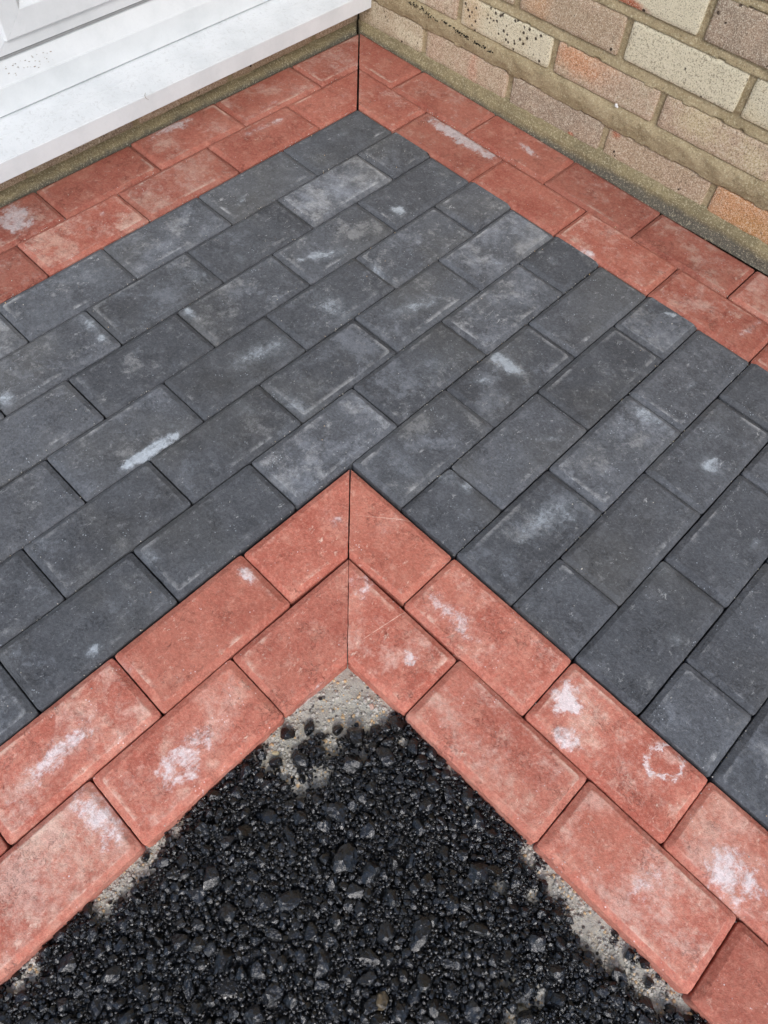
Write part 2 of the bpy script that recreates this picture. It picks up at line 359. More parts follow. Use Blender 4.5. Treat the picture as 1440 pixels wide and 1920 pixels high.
def paver(kind, pts, ch, lab=None):
    """pts in (u, v) mm; ch = chamfer flag per edge"""
    W = [Vector((v * MM, -u * MM)) for u, v in pts]
    area = sum(W[i].x * W[(i + 1) % len(W)].y - W[(i + 1) % len(W)].x * W[i].y for i in range(len(W)))
    if area < 0:
        W = W[::-1]; ch = [ch[(len(W) - 2 - i) % len(W)] for i in range(len(W))]
    c = sum(W, Vector((0, 0))) / len(W)
    L = []
    gap = random.uniform(.50, .90) * MM
    P = [p - c for p in W]
    # shrink by half a joint
    n = len(P); Q = []
    for i in range(n):
        d1 = (P[i] - P[i - 1]).normalized(); d2 = (P[(i + 1) % n] - P[i]).normalized()
        n1, n2 = Vector((-d1.y, d1.x)), Vector((-d2.y, d2.x)); den = d1.x * d2.y - d1.y * d2.x
        g1 = gap; q1, q2 = P[i] + n1 * g1, P[i] + n2 * g1
        t = ((q2 - q1).x * d2.y - (q2 - q1).y * d2.x) / den; Q.append(q1 + d1 * t)
    sd_ = random.randrange(10 ** 6)
    me = slab_mesh(kind, Q, [CH * random.uniform(.85, 1.15) if k else 0 for k in ch], .055, drop=random.uniform(3.8, 4.8) * MM, seed=sd_)
    o = link(kind, me, RED if kind.startswith('red') else GREY, pave, loc=(c.x + random.uniform(-.5, .5) * MM, c.y + random.uniform(-.5, .5) * MM, random.uniform(-.9, .9) * MM))
    o.rotation_euler = (random.uniform(-.003, .003), random.uniform(-.003, .003), random.uniform(-.0035, .0035))
    isr = kind.startswith('red')
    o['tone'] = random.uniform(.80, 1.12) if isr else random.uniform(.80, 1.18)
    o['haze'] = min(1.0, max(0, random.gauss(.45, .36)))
    if isr and (c.x < .2 or -c.y < .2): o['tone'] *= .73  # shade from the walls put into the tone of the border reds
    if isr and c.x > .7 and -c.y > .7: o['tone'] = random.uniform(.98, 1.18); o['haze'] = min(1.1, o['haze'] + .25)  # outer corner reds: open light put into the tone; extra haze is bloom
    o['shift'] = [random.uniform(0, 50), random.uniform(0, 50), random.uniform(0, 50)]; o['blend'] = random.random()
    k = 1
    mx, Mx = min(q.x for q in W) / MM, max(q.x for q in W) / MM; my, My = min(q.y for q in W) / MM, max(q.y for q in W) / MM
    mine = [p for p in PATCH if mx < p[0] < Mx and my < p[1] < My]
    mine.sort(key=lambda p: -abs(p[5]) * p[2] * p[3]); big = 0
    for k, p in zip((1, 2, 4), mine[:3]):
        set_patch(o, k, p[0] * MM - c.x, p[1] * MM - c.y, p[2] * MM * (1.35 if p[5] > 0 else 1.0), p[3] * MM * (1.4 if p[5] > 0 else 1.0), math.radians(p[4]), abs(p[5]) * (.85 if p[5] > 0 else 1.0), 1 if p[5] < 0 else 0)
        if p[5] > 1.1 or p[5] < 0: big = 1
    for k in (1, 2, 4)[len(mine):]:
        if random.random() < .22:
            set_patch(o, k, random.uniform(-.6, .6) * (Mx - mx) / 2 * MM, random.uniform(-.6, .6) * (My - my) / 2 * MM, random.uniform(8, 30) * MM, random.uniform(5, 12) * MM, random.uniform(0, 3.1), random.uniform(.3, .6))
        else: set_patch(o, k)
    set_patch(o, 3)
    if lab: o['label'] = lab
    elif big: o['label'] = ('red' if isr else 'charcoal') + ' block with a strong white bloom stain'
    return o
R_, G_ = 'red_paving_block', 'charcoal_paving_block'
END = 2000
def run_u(kind, u0, u1, v0, step=200, ch0=1, ch1=1):
    u = u0
    while u < u1 - 1:
        e_ = min(u + step, u1)
        full = (e_ - u) > 150
        paver(kind, [(u, v0), (e_, v0), (e_, v0 + 100), (u, v0 + 100)], [1, ch1 if e_ == u1 else 1, 1, ch0 if u == u0 else 1]); u = e_
def run_v(kind, u0, v0, v1):
    v = v0
    while v < v1 - 1:
        paver(kind, [(u0, v), (u0 + 100, v), (u0 + 100, v + 200), (u0, v + 200)], [1, 1, 1, 1]); v += 200
# upper borders with the mitre in the corner: (u,v) polygons, the mitred edge is sawn
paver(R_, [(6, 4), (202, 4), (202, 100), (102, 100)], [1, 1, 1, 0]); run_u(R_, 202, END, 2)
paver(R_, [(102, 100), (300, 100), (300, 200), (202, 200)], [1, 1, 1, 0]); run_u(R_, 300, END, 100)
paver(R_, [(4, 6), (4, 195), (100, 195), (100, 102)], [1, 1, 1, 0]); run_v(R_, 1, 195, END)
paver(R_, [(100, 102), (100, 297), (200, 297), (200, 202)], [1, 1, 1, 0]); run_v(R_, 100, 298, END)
# charcoal field
for k in range(0, 18):
    v0 = 200 + 100 * k
    if k < 6:
        if k % 2 == 0: run_u(G_, 200, END, v0)
        else:
            paver(G_, [(200, v0), (301, v0), (301, v0 + 100), (200, v0 + 100)], [1, 1, 1, 0]); run_u(G_, 301, END, v0)
    else:
        if k % 2 == 0:
            run_u(G_, 200, 800, v0)
        else:
            paver(G_, [(200, v0), (300, v0), (300, v0 + 100), (200, v0 + 100)], [1, 1, 1, 0])
            run_u(G_, 300, 700, v0)
            paver(G_, [(700, v0), (800, v0), (800, v0 + 100), (700, v0 + 100)], [1, 0, 1, 1])
# lower borders round the outer corner
b = paver(R_, [(804, 804), (1002, 804), (1002, 900), (904, 904)], [1, 1, 1, 0]); run_u(R_, 1002, END, 802)
b = paver(R_, [(904, 904), (1102, 902), (1102, 1000), (1004, 1006)], [1, 1, 1, 0]); run_u(R_, 1102, END, 902)
b = paver(R_, [(804, 804), (804, 1001), (900, 1001), (904, 904)], [1, 1, 1, 0])
set_patch(b, 3, -.020, .034, .052, .0006, math.radians(-140), .8)
run_v(R_, 802, 1001, END)
b = paver(R_, [(904, 904), (904, 1100), (1000, 1100), (1004, 1006)], [1, 1, 1, 0])
set_patch(b, 3, -.022, .020, .05, .0006, math.radians(-100), .9)
run_v(R_, 902, 1100, END)

# ---------------------------------------------------------------- brick walls
def brick_obj(parent, L, H, pos, rot, col, col2, spots=0., pcol=(.5, .2, .08), p=None, p2=None, name='brick', seed=None):
    sd_ = random.randrange(10 ** 6)
    hx, hy = L / 2, H / 2
    me = slab_mesh(name, [(-hx, -hy), (hx, -hy), (hx, hy), (-hx, hy)], [1.8 * MM] * 4, .10, drop=1.8 * MM, seg=6 * MM, ragged=.9 * MM, fillet=2.5 * MM, seed=sd_)
    o = link(name, me, BRICK, parent, loc=pos); o.rotation_euler = rot
    o['col'] = list(col); o['col2'] = list(col2); o['spots'] = spots; o['pcol'] = list(pcol); o['shift'] = [random.uniform(0, 50) for _ in range(3)]
    set_patch(o, 1, *(p or (0, 0, .01, .01, 0, 0))); set_patch(o, 2, *(p2 or (0, 0, .01, .01, 0, 0)))
    return o
# local frame of the right wall: x along the wall, z up, face at local y = 0 looking to -Y; it climbs 1.3 degrees against the paving
WR = empty('brick_wall', (0, .010, 0), (0, -.024, 0), label='weathered yellow and pink stock brick wall with wide sandy joints along the right border', category='wall')
YEL, CREAM, PINK, BRN, PURP, ORG = (.58, .48, .29), (.66, .60, .43), (.48, .345, .24), (.42, .305, .20), (.34, .26, .19), (.56, .28, .13)
GBR = (.46, .37, .25)
courses = [  # z0, z1, first perpend centre, colours by brick, from the corner on
    (.016, .069, .180, [(GBR, CREAM), (PINK, GBR), (PURP, PINK), (BRN, PINK), (ORG, PINK)]),
    (.109, .163, .263, [(PINK, CREAM), (CREAM, YEL), (PINK, GBR), (PINK, YEL), (PINK, BRN)]),
    (.181, .243, .165, [(YEL, BRN), (GBR, BRN), (BRN, PINK), (CREAM, CREAM), (CREAM, YEL)]),
    (.258, .321, .288, [(GBR, PINK), (YEL, GBR), (CREAM, CREAM), (PURP, PINK), (PINK, PURP)]),
    (.336, .400, .180, [(PINK, BRN), (YEL, PINK), (GBR, CREAM), (PINK, PINK), (CREAM, YEL)]),
]
z = .415
while z < 2.1:
    courses.append((z, z + .063, .180 if len(courses) % 2 == 0 else .292, None)); z += .078
palette = [YEL, CREAM, PINK, BRN, PURP, GBR]
for ci, (z0, z1, p0, cols) in enumerate(courses):
    xs = [-.012]; x = p0
    while x < 2.1: xs += [x - .006, x + .006]; x += .226
    xs.append(x)
    for bi in range(0, len(xs) // 2):
        xa, xb = xs[2 * bi], xs[2 * bi + 1]
        if xb - xa < .02: continue
        if cols and bi < len(cols): c1, c2 = cols[bi]
        else: c1, c2 = random.choice(palette), random.choice(palette)
        kw = {}
        if ci == 1 and bi == 2: kw = dict(p=(-.055, .012, .07, .03, 0, .75), pcol=(.66, .25, .10), p2=None)
        if ci == 1 and bi == 1: kw = dict(p=(-.08, .0, .03, .04, 0, .7), pcol=(.50, .30, .14))
        if ci == 0 and bi == 1: kw = dict(p=(.02, 0, .012, .04, 0, .7), pcol=(.56, .27, .18))
        if ci == 0 and bi == 2: kw = dict(p2=(.045, -.022, .006, .005, 0, 1.3))
        if ci == 0 and bi == 3: kw = dict(p2=(-.09, .02, .010, .008, 0, .8))
        if ci == 0 and bi == 4: kw = dict(p=(-.01, -.01, .06, .02, 0, .9), pcol=(.52, .27, .10))
        if ci == 3 and bi == 2: kw = dict(p2=(-.02, -.027, .035, .007, -.05, 1.4))
        if ci == 2 and bi == 2: kw = dict(p=(-.07, 0, .03, .04, 0, .7), pcol=(.58, .30, .14))
        sp = {(1, 1): .42, (1, 2): .05, (0, 0): .30, (2, 3): .18, (3, 2): .2, (3, 3): .25}.get((ci, bi), .0 if random.random() < .6 else .15)
        brick_obj(WR, xb - xa, z1 - z0, ((xa + xb) / 2, random.uniform(-.8, .8) * MM, (z0 + z1) / 2), (math.pi / 2, 0, 0), c1, c2, spots=sp, **kw)
# mortar of the right wall: struck joints with a lumpy face, the lowest bed thick and proud
def joint_state(x, z, cs, pitch=.226):
    """(0..1 height within the bed above course, perpend?)"""
    for i, (z0, z1, p0, _) in enumerate(cs):
        nz = cs[i + 1][0] if i + 1 < len(cs) else 9
        if z1 <= z < nz: return ('bed', (z - z1) / (nz - z1), i)
        if z0 <= z < z1: return ('brick', 0, i)
    return ('base', 0, -1)
def mortar_wall(name, parent, xa, xb, za, zb, nx, nz, cs, proud_first, mat):
    v = []; X = np.linspace(xa, xb, nx); Z = np.linspace(za, zb, nz)
    for zz in Z:
        for xx in X:
            n1 = mn.fractal(Vector((xx * 38, zz * 55, 3)), 1, 2, 4); n2 = mn.noise(Vector((xx * 260, zz * 260, 7)))
            w_ = .0035 * mn.noise(Vector((xx * 30, 9, zz * 20)))
            st, t, i = joint_state(xx, zz + w_, cs)
            if st == 'bed':
                if i == 0 and proud_first: y = -.0020 - .0030 * math.sin(math.pi * min(1, (1 - t) * 1.05)) + .0018 * n1 + (.005 * max(0, (t - .8) / .2))
                else: y = .0058 - .0074 * (1 - t) + .0016 * n1      # struck: flush at the foot of the joint, set back under the brick above
            elif st == 'brick': y = .0040 + .0018 * n1
            else: y = .0 + .001 * n1
            v.append((xx, y + .0008 * n2, zz))
    f = [(j * nx + i, j * nx + i + 1, (j + 1) * nx + i + 1, (j + 1) * nx + i) for j in range(nz - 1) for i in range(nx - 1)]
    return link(name, pydata(name, v, f, True), mat, parent)
mortar_wall('mortar', WR, -.012, 1.16, -.03, .42, 420, 170, courses, True, MORTAR)
mortar_wall('mortar', WR, -.012, 2.25, .42, 2.14, 60, 110, courses, True, MORTAR).location.y = .0012
mortar_wall('mortar', WR, 1.16, 2.25, -.03, .42, 200, 80, courses, True, MORTAR)
# backing leaf, so the wall has its thickness
def box_me(name, x0, x1, y0, y1, z0, z1, bev=0):
    bm = bmesh.new(); bmesh.ops.create_cube(bm, size=1)
    for q in bm.verts: q.co = Vector(((x0 + x1) / 2 + q.co.x * (x1 - x0), (y0 + y1) / 2 + q.co.y * (y1 - y0), (z0 + z1) / 2 + q.co.z * (z1 - z0)))
    if bev: bmesh.ops.bevel(bm, geom=bm.edges, offset=bev, segments=2, affect='EDGES')
    me = bpy.data.meshes.new(name); bm.to_mesh(me); bm.free(); return me
link('backing_leaf', box_me('backing_leaf', -.25, 2.3, .108, .21, -.13, 2.15), MORTAR, WR)

link('upper_wall', box_me('upper_wall', -.25, 2.3, .0, .21, 2.151, 5.2), MORTAR, WR)
# haunch fillet at the foot of a wall; s runs along the wall, profile from the wall face outwards
def fillet(name, parent, s0, s1, n, prof, frame, mat):
    v = []; K = 14
    for i in range(n):
        s_ = s0 + (s1 - s0) * i / (n - 1); pr = prof(s_)
        L = [0]
        for k in range(1, len(pr)): L.append(L[-1] + math.dist(pr[k], pr[k - 1]))
        for k in range(K):
            d = L[-1] * k / (K - 1); j = max(q for q in range(len(L)) if L[q] <= d + 1e-9); j = min(j, len(pr) - 2)
            t = (d - L[j]) / max(1e-9, L[j + 1] - L[j])
            y = pr[j][0] * (1 - t) + pr[j + 1][0] * t; zz = pr[j][1] * (1 - t) + pr[j + 1][1] * t
            nn = mn.fractal(Vector((s_ * 45, k * .55, 2)), 1, 2, 4); n2 = mn.noise(Vector((s_ * 330, k * 2.1, 5)))
            amp = .0013 if 0 < k < K - 1 else .0006
            v.append(frame(s_, y + nn * amp + n2 * .0005, zz + nn * amp * .8 + n2 * .0004))
    f = [(i * K + k, (i + 1) * K + k, (i + 1) * K + k + 1, i * K + k + 1) for i in range(n - 1) for k in range(K - 1)]
    return link(name, pydata(name, v, f, True), mat, parent)
def prof_r(s_):      # (distance out from the wall face, height): rises and squares off to the right
    h = .015 + .012 * min(1, max(0, s_ / .8)); g = min(1, max(0, (s_ - .35) / .4))
    out = .0105 - .002 * mn.noise(Vector((s_ * 9, 1, 1)))
    return [(-.004, h + .006), (.002, h + .001), (out * .55, h * (.55 + .28 * g)), (out * .9, h * (.30 + .38 * g)), (out, -.004), (out + .001, -.012)]
WRi = WR.matrix_world
fr = fillet('haunch_mortar', WR, .001, 2.1, 700, lambda s_: [(y, z - .024 * s_ * .45) for y, z in prof_r(s_)], lambda s_, y, z: (s_, -y, z), HAUNCH)

# left plinth wall below the door
WL = empty('plinth_wall', (-.0165, 0, 0), (0, 0, 0), label='low brown brick plinth under the white door sill with a mossy mortar fillet', category='wall')
lc = [(.012, .078, 0, None), (.090, .098, 0, None)]
ys = [0.008, -.111]; y = -.117
while y > -2.1: ys = ys; y -= .225
edges = [.012, -.111]; yy = -.117
while yy > -2.0: edges += [yy - .006, yy - .219]; yy -= .225
for i in range(0, len(edges) - 1, 2):
    ya, yb = edges[i], edges[i + 1]
    brick_obj(WL, abs(yb - ya), .066, (random.uniform(-.6, .6) * MM, (ya + yb) / 2, .045), (math.pi / 2, 0, math.pi / 2), random.choice([BRN, PINK, PURP]), random.choice([BRN, GBR]), spots=random.choice([0, .2]))
def ml(x, z_): return 0
v = []; NY, NZ = 420, 26
for iz in range(NZ):
    for iy in range(NY):
        yy, zz = .012 - 2.05 * iy / (NY - 1), -.03 + .112 * iz / (NZ - 1)
        n1 = mn.fractal(Vector((yy * 38, zz * 55, 8)), 1, 2, 4)
        v.append((-.0028 + .0016 * n1 + (.002 if zz > .078 else 0), yy, zz))
link('mortar', pydata('mortar', v, [(j * NY + i, j * NY + i + 1, (j + 1) * NY + i + 1, (j + 1) * NY + i) for j in range(NZ - 1) for i in range(NY - 1)], True), MORTAR, WL)
def prof_l(s_):
    h = .008 + .002 * mn.noise(Vector((s_ * 8, 4, 1)))
    return [(-.004, h + .004), (.001, h + .001), (.006, h * .8), (.0105, h * .35), (.0125, -.006), (.013, -.014)]
fillet('haunch_mortar', WL, .004, 2.0, 620, prof_l, lambda s_, y, z: (y, -s_, z), HAUNCH)
link('backing_leaf', box_me('backing_leaf', -.20, -.098, -2.05, .11, -.13, .081), MORTAR, WL)

# moss and a white fleck on the lowest bed joint
def blob_mesh(name, spec, sub=1, seed=1):
    r = random.Random(seed); bm = bmesh.new()
    for (c, rad, sq) in spec:
        g = bmesh.ops.create_icosphere(bm, subdivisions=sub, radius=rad)
        for q in g['verts']:
            q.co *= 1 + .35 * mn.noise(q.co * (900) + Vector(c) * 80)
            q.co = Vector((q.co.x * sq[0], q.co.y * sq[1], q.co.z * sq[2])) + Vector(c)
    me = bpy.data.meshes.new(name); bm.to_mesh(me); bm.free(); return me
sp = []
for (xa, za, xb, zb, n_) in [(.085, .108, .150, .103, 26), (.150, .104, .215, .0965, 34), (.225, .100, .300, .094, 50), (.300, .094, .370, .090, 30), (.04, .112, .085, .108, 12)]:
    for i in range(n_):
        t = random.random(); j = random.gauss(0, 1)
        sp.append(((xa + (xb - xa) * t, -.0048 - random.random() * .001, za + (zb - za) * t + j * .0018), random.uniform(.0007, .0017), (1.3, .6, 1)))
moss = link('moss', blob_mesh('moss', sp), MOSS, WR, kind='stuff')
link('lime_fleck', blob_mesh('lime_fleck', [((.640, -.0045, .1115), .0032, (1, .7, 1)), ((.6425, -.004, .1095), .002, (1, .7, 1))], 2), simple('lime_white', (.8, .8, .76), .7), WR)

# ---------------------------------------------------------------- white door with its sill
DR = empty('patio_door', (0, 0, 0), (0, 0, 0), label='white plastic patio door with a projecting sill, dusty, above the brick plinth', category='door')
def extrude_y(name, prof, y0, y1, mat, parent, closed=True, bev=None, smooth=False):
    n = len(prof); v = [(x, y0, z) for x, z in prof] + [(x, y1, z) for x, z in prof]
    f = [(i, (i + 1) % n, n + (i + 1) % n, n + i) for i in range(n)] + [tuple(range(n))[::-1], tuple(range(n, 2 * n))]
    me = pydata(name, v, f)
    bm = bmesh.new(); bm.from_mesh(me); bmesh.ops.recalc_face_normals(bm, faces=bm.faces)
    if bev:
        ed_ = [e_ for e_ in bm.edges if abs(e_.verts[0].co.y - e_.verts[1].co.y) > .1 and len(e_.link_faces) == 2 and e_.calc_face_angle(0) > .3]
        bmesh.ops.bevel(bm, geom=ed_, offset=bev, segments=3, affect='EDGES')
    bm.to_mesh(me); bm.free()
    return link(name, me, mat, parent)
Y0, Y1 = -.0015, -1.93
extrude_y('sill', [(.0356, .0605), (.0356, .0925), (-.050, .1025), (-.120, .1025), (-.120, .099), (-.012, .0985), (-.009, .088), (.0325, .0835), (.0325, .0605)], Y0, Y1, UPVC, DR, bev=.0011)
# outer frame, bottom rail: face, then a sloping rebate up to the sashes
extrude_y('frame_rail', [(-.0500, .1045), (-.0500, .146), (-.0515, .1485), (-.062, .176), (-.064, .1795), (-.118, .1795), (-.118, .0975), (-.0545, .0975), (-.0545, .1045)], .004, Y1, UPVC, DR, bev=.0009)
extrude_y('gasket', [(-.0600, .1797), (-.0600, .1836), (-.100, .1836), (-.100, .1797)], -.02, Y1, GASKET, DR)
link('frame_jamb', box_me('frame_jamb', -.1175, -.0505, -.020, .004, .180, 2.06, .001), UPVC, DR)
link('frame_jamb', box_me('frame_jamb', -.1175, -.0505, Y1, Y1 + .05, .180, 2.06, .001), UPVC, DR)
link('frame_head', box_me('frame_head', -.1175, -.0505, Y1, .004, 2.061, 2.12, .001), UPVC, DR)
def sash(ya, yb, za, zb, label=None):
    """ya > yb (ya nearer the corner); four mitred members, profile = (inset from the outer edge, x)"""
    prof = [(0, -.100), (0, -.060), (.0005, -.0585), (.021, -.0560), (.0225, -.0505), (.024, -.0495), (.058, -.0495), (.060, -.0505), (.0705, -.0605), (.072, -.0645), (.072, -.100)]
    root = {}
    def mem(name, A, B, inA, inB):
        v = []
        for (P0, inn) in ((A, inA), (B, inB)):
            for d, x in prof: v.append((x, P0[0] + inn[0] * d, P0[1] + inn[1] * d))
        # hairline open at the weld
        sh = .00018; dy, dz = B[0] - A[0], B[1] - A[1]; LL = math.hypot(dy, dz)
        n = len(prof)
        v = [(x, y + (dy / LL) * sh * (1 if i < n else -1), z + (dz / LL) * sh * (1 if i < n else -1)) for i, (x, y, z) in enumerate(v)]
        f = [(i, (i + 1) % n, n + (i + 1) % n, n + i) for i in range(n)] + [tuple(range(n)), tuple(range(n, 2 * n))[::-1]]
        me = pydata(name, v, f); bm = bmesh.new(); bm.from_mesh(me); bmesh.ops.recalc_face_normals(bm, faces=bm.faces); bm.to_mesh(me); bm.free()
        link(name, me, UPVC, DR)
    mem('sash_rail', (yb, za), (ya, za), (1, 1), (-1, 1))
    mem('sash_stile', (yb, za), (yb, zb), (1, 1), (1, -1))
    mem('sash_stile', (ya, za), (ya, zb), (-1, 1), (-1, -1))
    mem('sash_rail', (yb, zb), (ya, zb), (1, -1), (-1, -1))
    link('door_panel', box_me('door_panel', -.085, -.0625, yb + .07, ya - .07, za + .07, .95), UPVC, DR)
    link('mid_rail', box_me('mid_rail', -.099, -.052, yb + .0722, ya - .0722, .951, 1.03, .002), UPVC, DR)
    link('pane', box_me('pane', -.082, -.075, yb + .07, ya - .07, 1.031, zb - .07), GLASS, DR)
link('wall_over_door', box_me('wall_over_door', -.20, -.045, Y1 - .3, .11, 2.122, 5.2), MORTAR, DR)
gm = NT('door_glass'); gm.b.inputs['Transmission Weight'].default_value = .9; gm.b.inputs['IOR'].default_value = 1.45
GLASS = gm.fin((.55, .6, .6), .03)
sash(-.024, -.757, .1845, 2.045)
sash(-.763, -1.875, .1845, 2.045)

# ---------------------------------------------------------------- bedding and tarmac in the outer corner
# bare patches (x, y, radius) in mm where the pale bedding shows between border and tarmac
BARE = [(1020,-1020,42),(1040,-1050,30),(1062,-1030,22),(1075,-1012,14),(1012,-1075,28),(1014,-1105,24),(1024,-1135,20),(1050,-1140,9),(1061,-1085,10),(1079,-1118,9),(1097,-1066,6),(1070,-1140,7),
        (1004,-1296,12),(1007,-1322,15),(1006,-1345,17),(1006,-1368,14),(1008,-1270,5),(1008,-1451,8),(1013,-1469,5),
        (1304,-1009,9),(1341,-1008,19),(1370,-1008,14),(1333,-1037,6),(1402,-1014,25),(1429,-1020,18),(1461,-1016,15),(1482,-1018,14),(1500,-1004,14),(1301,-1058,5),(1225,-1021,4),
        (1391,-1122,7),(1399,-1102,6),(1359,-1122,4),(1387,-1141,7),(1120,-1020,4),(1180,-1003,6)]
BA = np.array(BARE, float) * MM
def bare(x, y):
    """>0 inside a bare patch (metres)"""
    n_ = mn.fractal(Vector((x * 60, y * 60, 0)), 1, 2, 3) * .006 + mn.noise(Vector((x * 210, y * 210, 1))) * .0035
    return float(np.max(BA[:, 2] * 1.0 - np.hypot(BA[:, 0] - x, BA[:, 1] - y))) + n_
def bed_z(x, y):
    n_ = mn.fractal(Vector((x * 30, y * 30, 4)), 1, 2, 4); n2 = mn.noise(Vector((x * 220, y * 220, 1))); n3 = mn.noise(Vector((x * 90, y * 90, 6)))
    d = min(x - 1.0, -y - 1.0)
    return -.0235 - min(.006, max(0, d) * .12) + .0026 * n_ + .0018 * n3 + .0008 * n2
link('bedding', grid_sheet('bedding', .985, 1.72, -1.72, -.985, 300, 300, bed_z), BED, kind='structure')
link('bedding', grid_sheet('bedding', 1.72, 2.1, -2.1, -.985, 60, 60, lambda x, y: -.03), BED, kind='structure')
link('bedding', grid_sheet('bedding', .985, 1.72, -2.1, -1.72, 60, 60, lambda x, y: -.03), BED, kind='structure')

def ico(sub):
    bm = bmesh.new(); bmesh.ops.create_icosphere(bm, subdivisions=sub, radius=1); bm.verts.ensure_lookup_table()
    v = np.array([q.co[:] for q in bm.verts]); f = np.array([[q.index for q in p.verts] for p in bm.faces]); bm.free(); return v, f
def stone_variants(sub, k, sharp=26):
    V, F = ico(sub); out = []
    for i in range(k):
        n_ = rng.normal(size=(rng.integers(10, 17), 3)); n_ /= np.linalg.norm(n_, axis=1)[:, None]
        d = rng.uniform(.72, 1.0, len(n_))
        q = (V @ n_.T) / d
        r_ = 1 / (np.sum(np.clip(q, 1e-6, None) ** sharp, axis=1) ** (1 / sharp)); r_ = np.clip(r_, .4, 1.25)
        P = V * r_[:, None]
        if sub >= 2:
            lump = np.array([mn.fractal(Vector(p * 2.6 + i * 7), 1, 2, 4) for p in P]); P = P * (1 + .10 * lump[:, None])
        if sub >= 3:
            lump = np.array([mn.noise(Vector(p * 8 + i * 5)) for p in P]); P = P * (1 + .05 * lump[:, None])
        P = P * rng.uniform(.72, 1.12, 3)
        out.append(P)
    return out, F
VAR = {s: stone_variants(s, {0: 8, 1: 14, 2: 18, 3: 16}[s]) for s in (0, 1, 2, 3)}
VAR[0] = (VAR[0][0], VAR[0][1]) if len(VAR[0][1]) else VAR[1]
def rand_rot():
    q = rng.normal(size=4); q /= np.linalg.norm(q); w_, x, y, z = q
    return np.array([[1 - 2 * (y * y + z * z), 2 * (x * y - z * w_), 2 * (x * z + y * w_)], [2 * (x * y + z * w_), 1 - 2 * (x * x + z * z), 2 * (y * z - x * w_)], [2 * (x * z - y * w_), 2 * (y * z + x * w_), 1 - 2 * (x * x + y * y)]])
def make_mesh_np(name, Vs, Fs, vary):
    nv = np.cumsum([0] + [len(v) for v in Vs]); V = np.concatenate(Vs); F = np.concatenate([f + o for f, o in zip(Fs, nv[:-1])])
    me = bpy.data.meshes.new(name); me.vertices.add(len(V)); me.vertices.foreach_set('co', V.ravel().astype(np.float32))
    me.loops.add(F.size); me.loops.foreach_set('vertex_index', F.ravel().astype(np.int32))
    me.polygons.add(len(F)); me.polygons.foreach_set('loop_start', np.arange(0, F.size, 3, dtype=np.int32)); me.polygons.foreach_set('loop_total', np.full(len(F), 3, np.int32))
    me.update(calc_edges=True); me.validate()
    me.polygons.foreach_set('use_smooth', [False] * len(me.polygons))
    at = me.attributes.new('vary', 'FLOAT', 'POINT'); at.data.foreach_set('value', np.concatenate([np.full(len(v), x, np.float32) for v, x in zip(Vs, vary)]))
    return me
Vs, Fs, Vy = [], [], []
GR = 2 * MM; GX0, GN = 1.0, 400; cell = {}
def level(x, y): return -.0135 + .0042 * mn.noise(Vector((x * 16, y * 16, 3))) + .0025 * mn.noise(Vector((x * 45, y * 45, 5)))
placed = []; gridc = {}
def near(x, y, R):
    ix, iy = int(x / .02), int(y / .02)
    for a_ in range(ix - 1, ix + 2):
        for b_ in range(iy - 1, iy + 2):
            for (px, py, pr) in gridc.get((a_, b_), ()): 
                yield px, py, pr
def place(n, r0, r1, overlap, sub, zoff, margin):
    var, F = VAR[sub]; cnt = 0; tries = 0
    while cnt < n and tries < n * 6:
        tries += 1
        x = 1.0 + rng.random() * .72; y = -1.0 - rng.random() * .72
        if (x - 1) + (-y - 1) > .70: continue
        r_ = r0 + (r1 - r0) * rng.random() ** 1.8
        if x - 1.0 < r_ * .7 or -y - 1.0 < r_ * .7: continue
        if bare(x, y) > -r_ * margin: continue
        if any(math.hypot(px - x, py - y) < overlap * (pr + r_) for px, py, pr in near(x, y, r_)): continue
        if sub >= 1 and r_ > 2.2 * MM: gridc.setdefault((int(x / .02), int(y / .02)), []).append((x, y, r_))
        i = rng.integers(len(var)); R = rand_rot()
        P = (var[i] * r_) @ R.T; P[:, 2] *= .85
        zc = level(x, y) - r_ * rng.uniform(.25, .85) + zoff
        if bare(x, y) > -.0045: zc = bed_z(x, y) + r_ * rng.uniform(.2, .7)
        Vs.append(P + np.array([x, y, zc])); Fs.append(F); Vy.append(rng.random() ** 1.7); cnt += 1
place(400, 6.8 * MM, 15 * MM, .80, 3, .001, .5)
place(1700, 3.9 * MM, 6.5 * MM, .76, 2, .0005, .4)
place(2600, 2.5 * MM, 4.0 * MM, .70, 1, .0, .3)
place(4200, 1.5 * MM, 2.8 * MM, .55, 1, -.0005, .5)
place(7000, .9 * MM, 1.7 * MM, .0, 0, -.0005, .3)
place(5000, .9 * MM, 3.0 * MM, .35, 1, -.001, -1.5)
# the black, sticky fines between the stones; it dives under the bedding where that lies bare
def tar_z(x, y):
    return level(x, y) - .0075 + .0022 * mn.noise(Vector((x * 210, y * 210, 2))) + .0016 * mn.noise(Vector((x * 420, y * 420, 9)))
base = grid_sheet('fines', .996, 1.72, -1.72, -.996, 430, 430, tar_z)
V_ = np.array([q.co[:] for q in base.vertices]); T_ = []
cut = [bare(q[0], q[1]) > -.0045 for q in V_]          # the fines stop short of the bare bedding
for p in base.polygons:
    a_, b_, c_, d_ = p.vertices
    if not (cut[a_] or cut[b_] or cut[c_] or cut[d_]): T_ += [(a_, b_, c_), (a_, c_, d_)]
Vs.append(V_); Fs.append(np.array(T_)); Vy.append(.05)
tar = link('tarmac', make_mesh_np('tarmac', Vs, Fs, Vy), BIT, kind='stuff', label='loose glossy black bitumen coated stones filling the ground outside the red border', cat='tarmac')
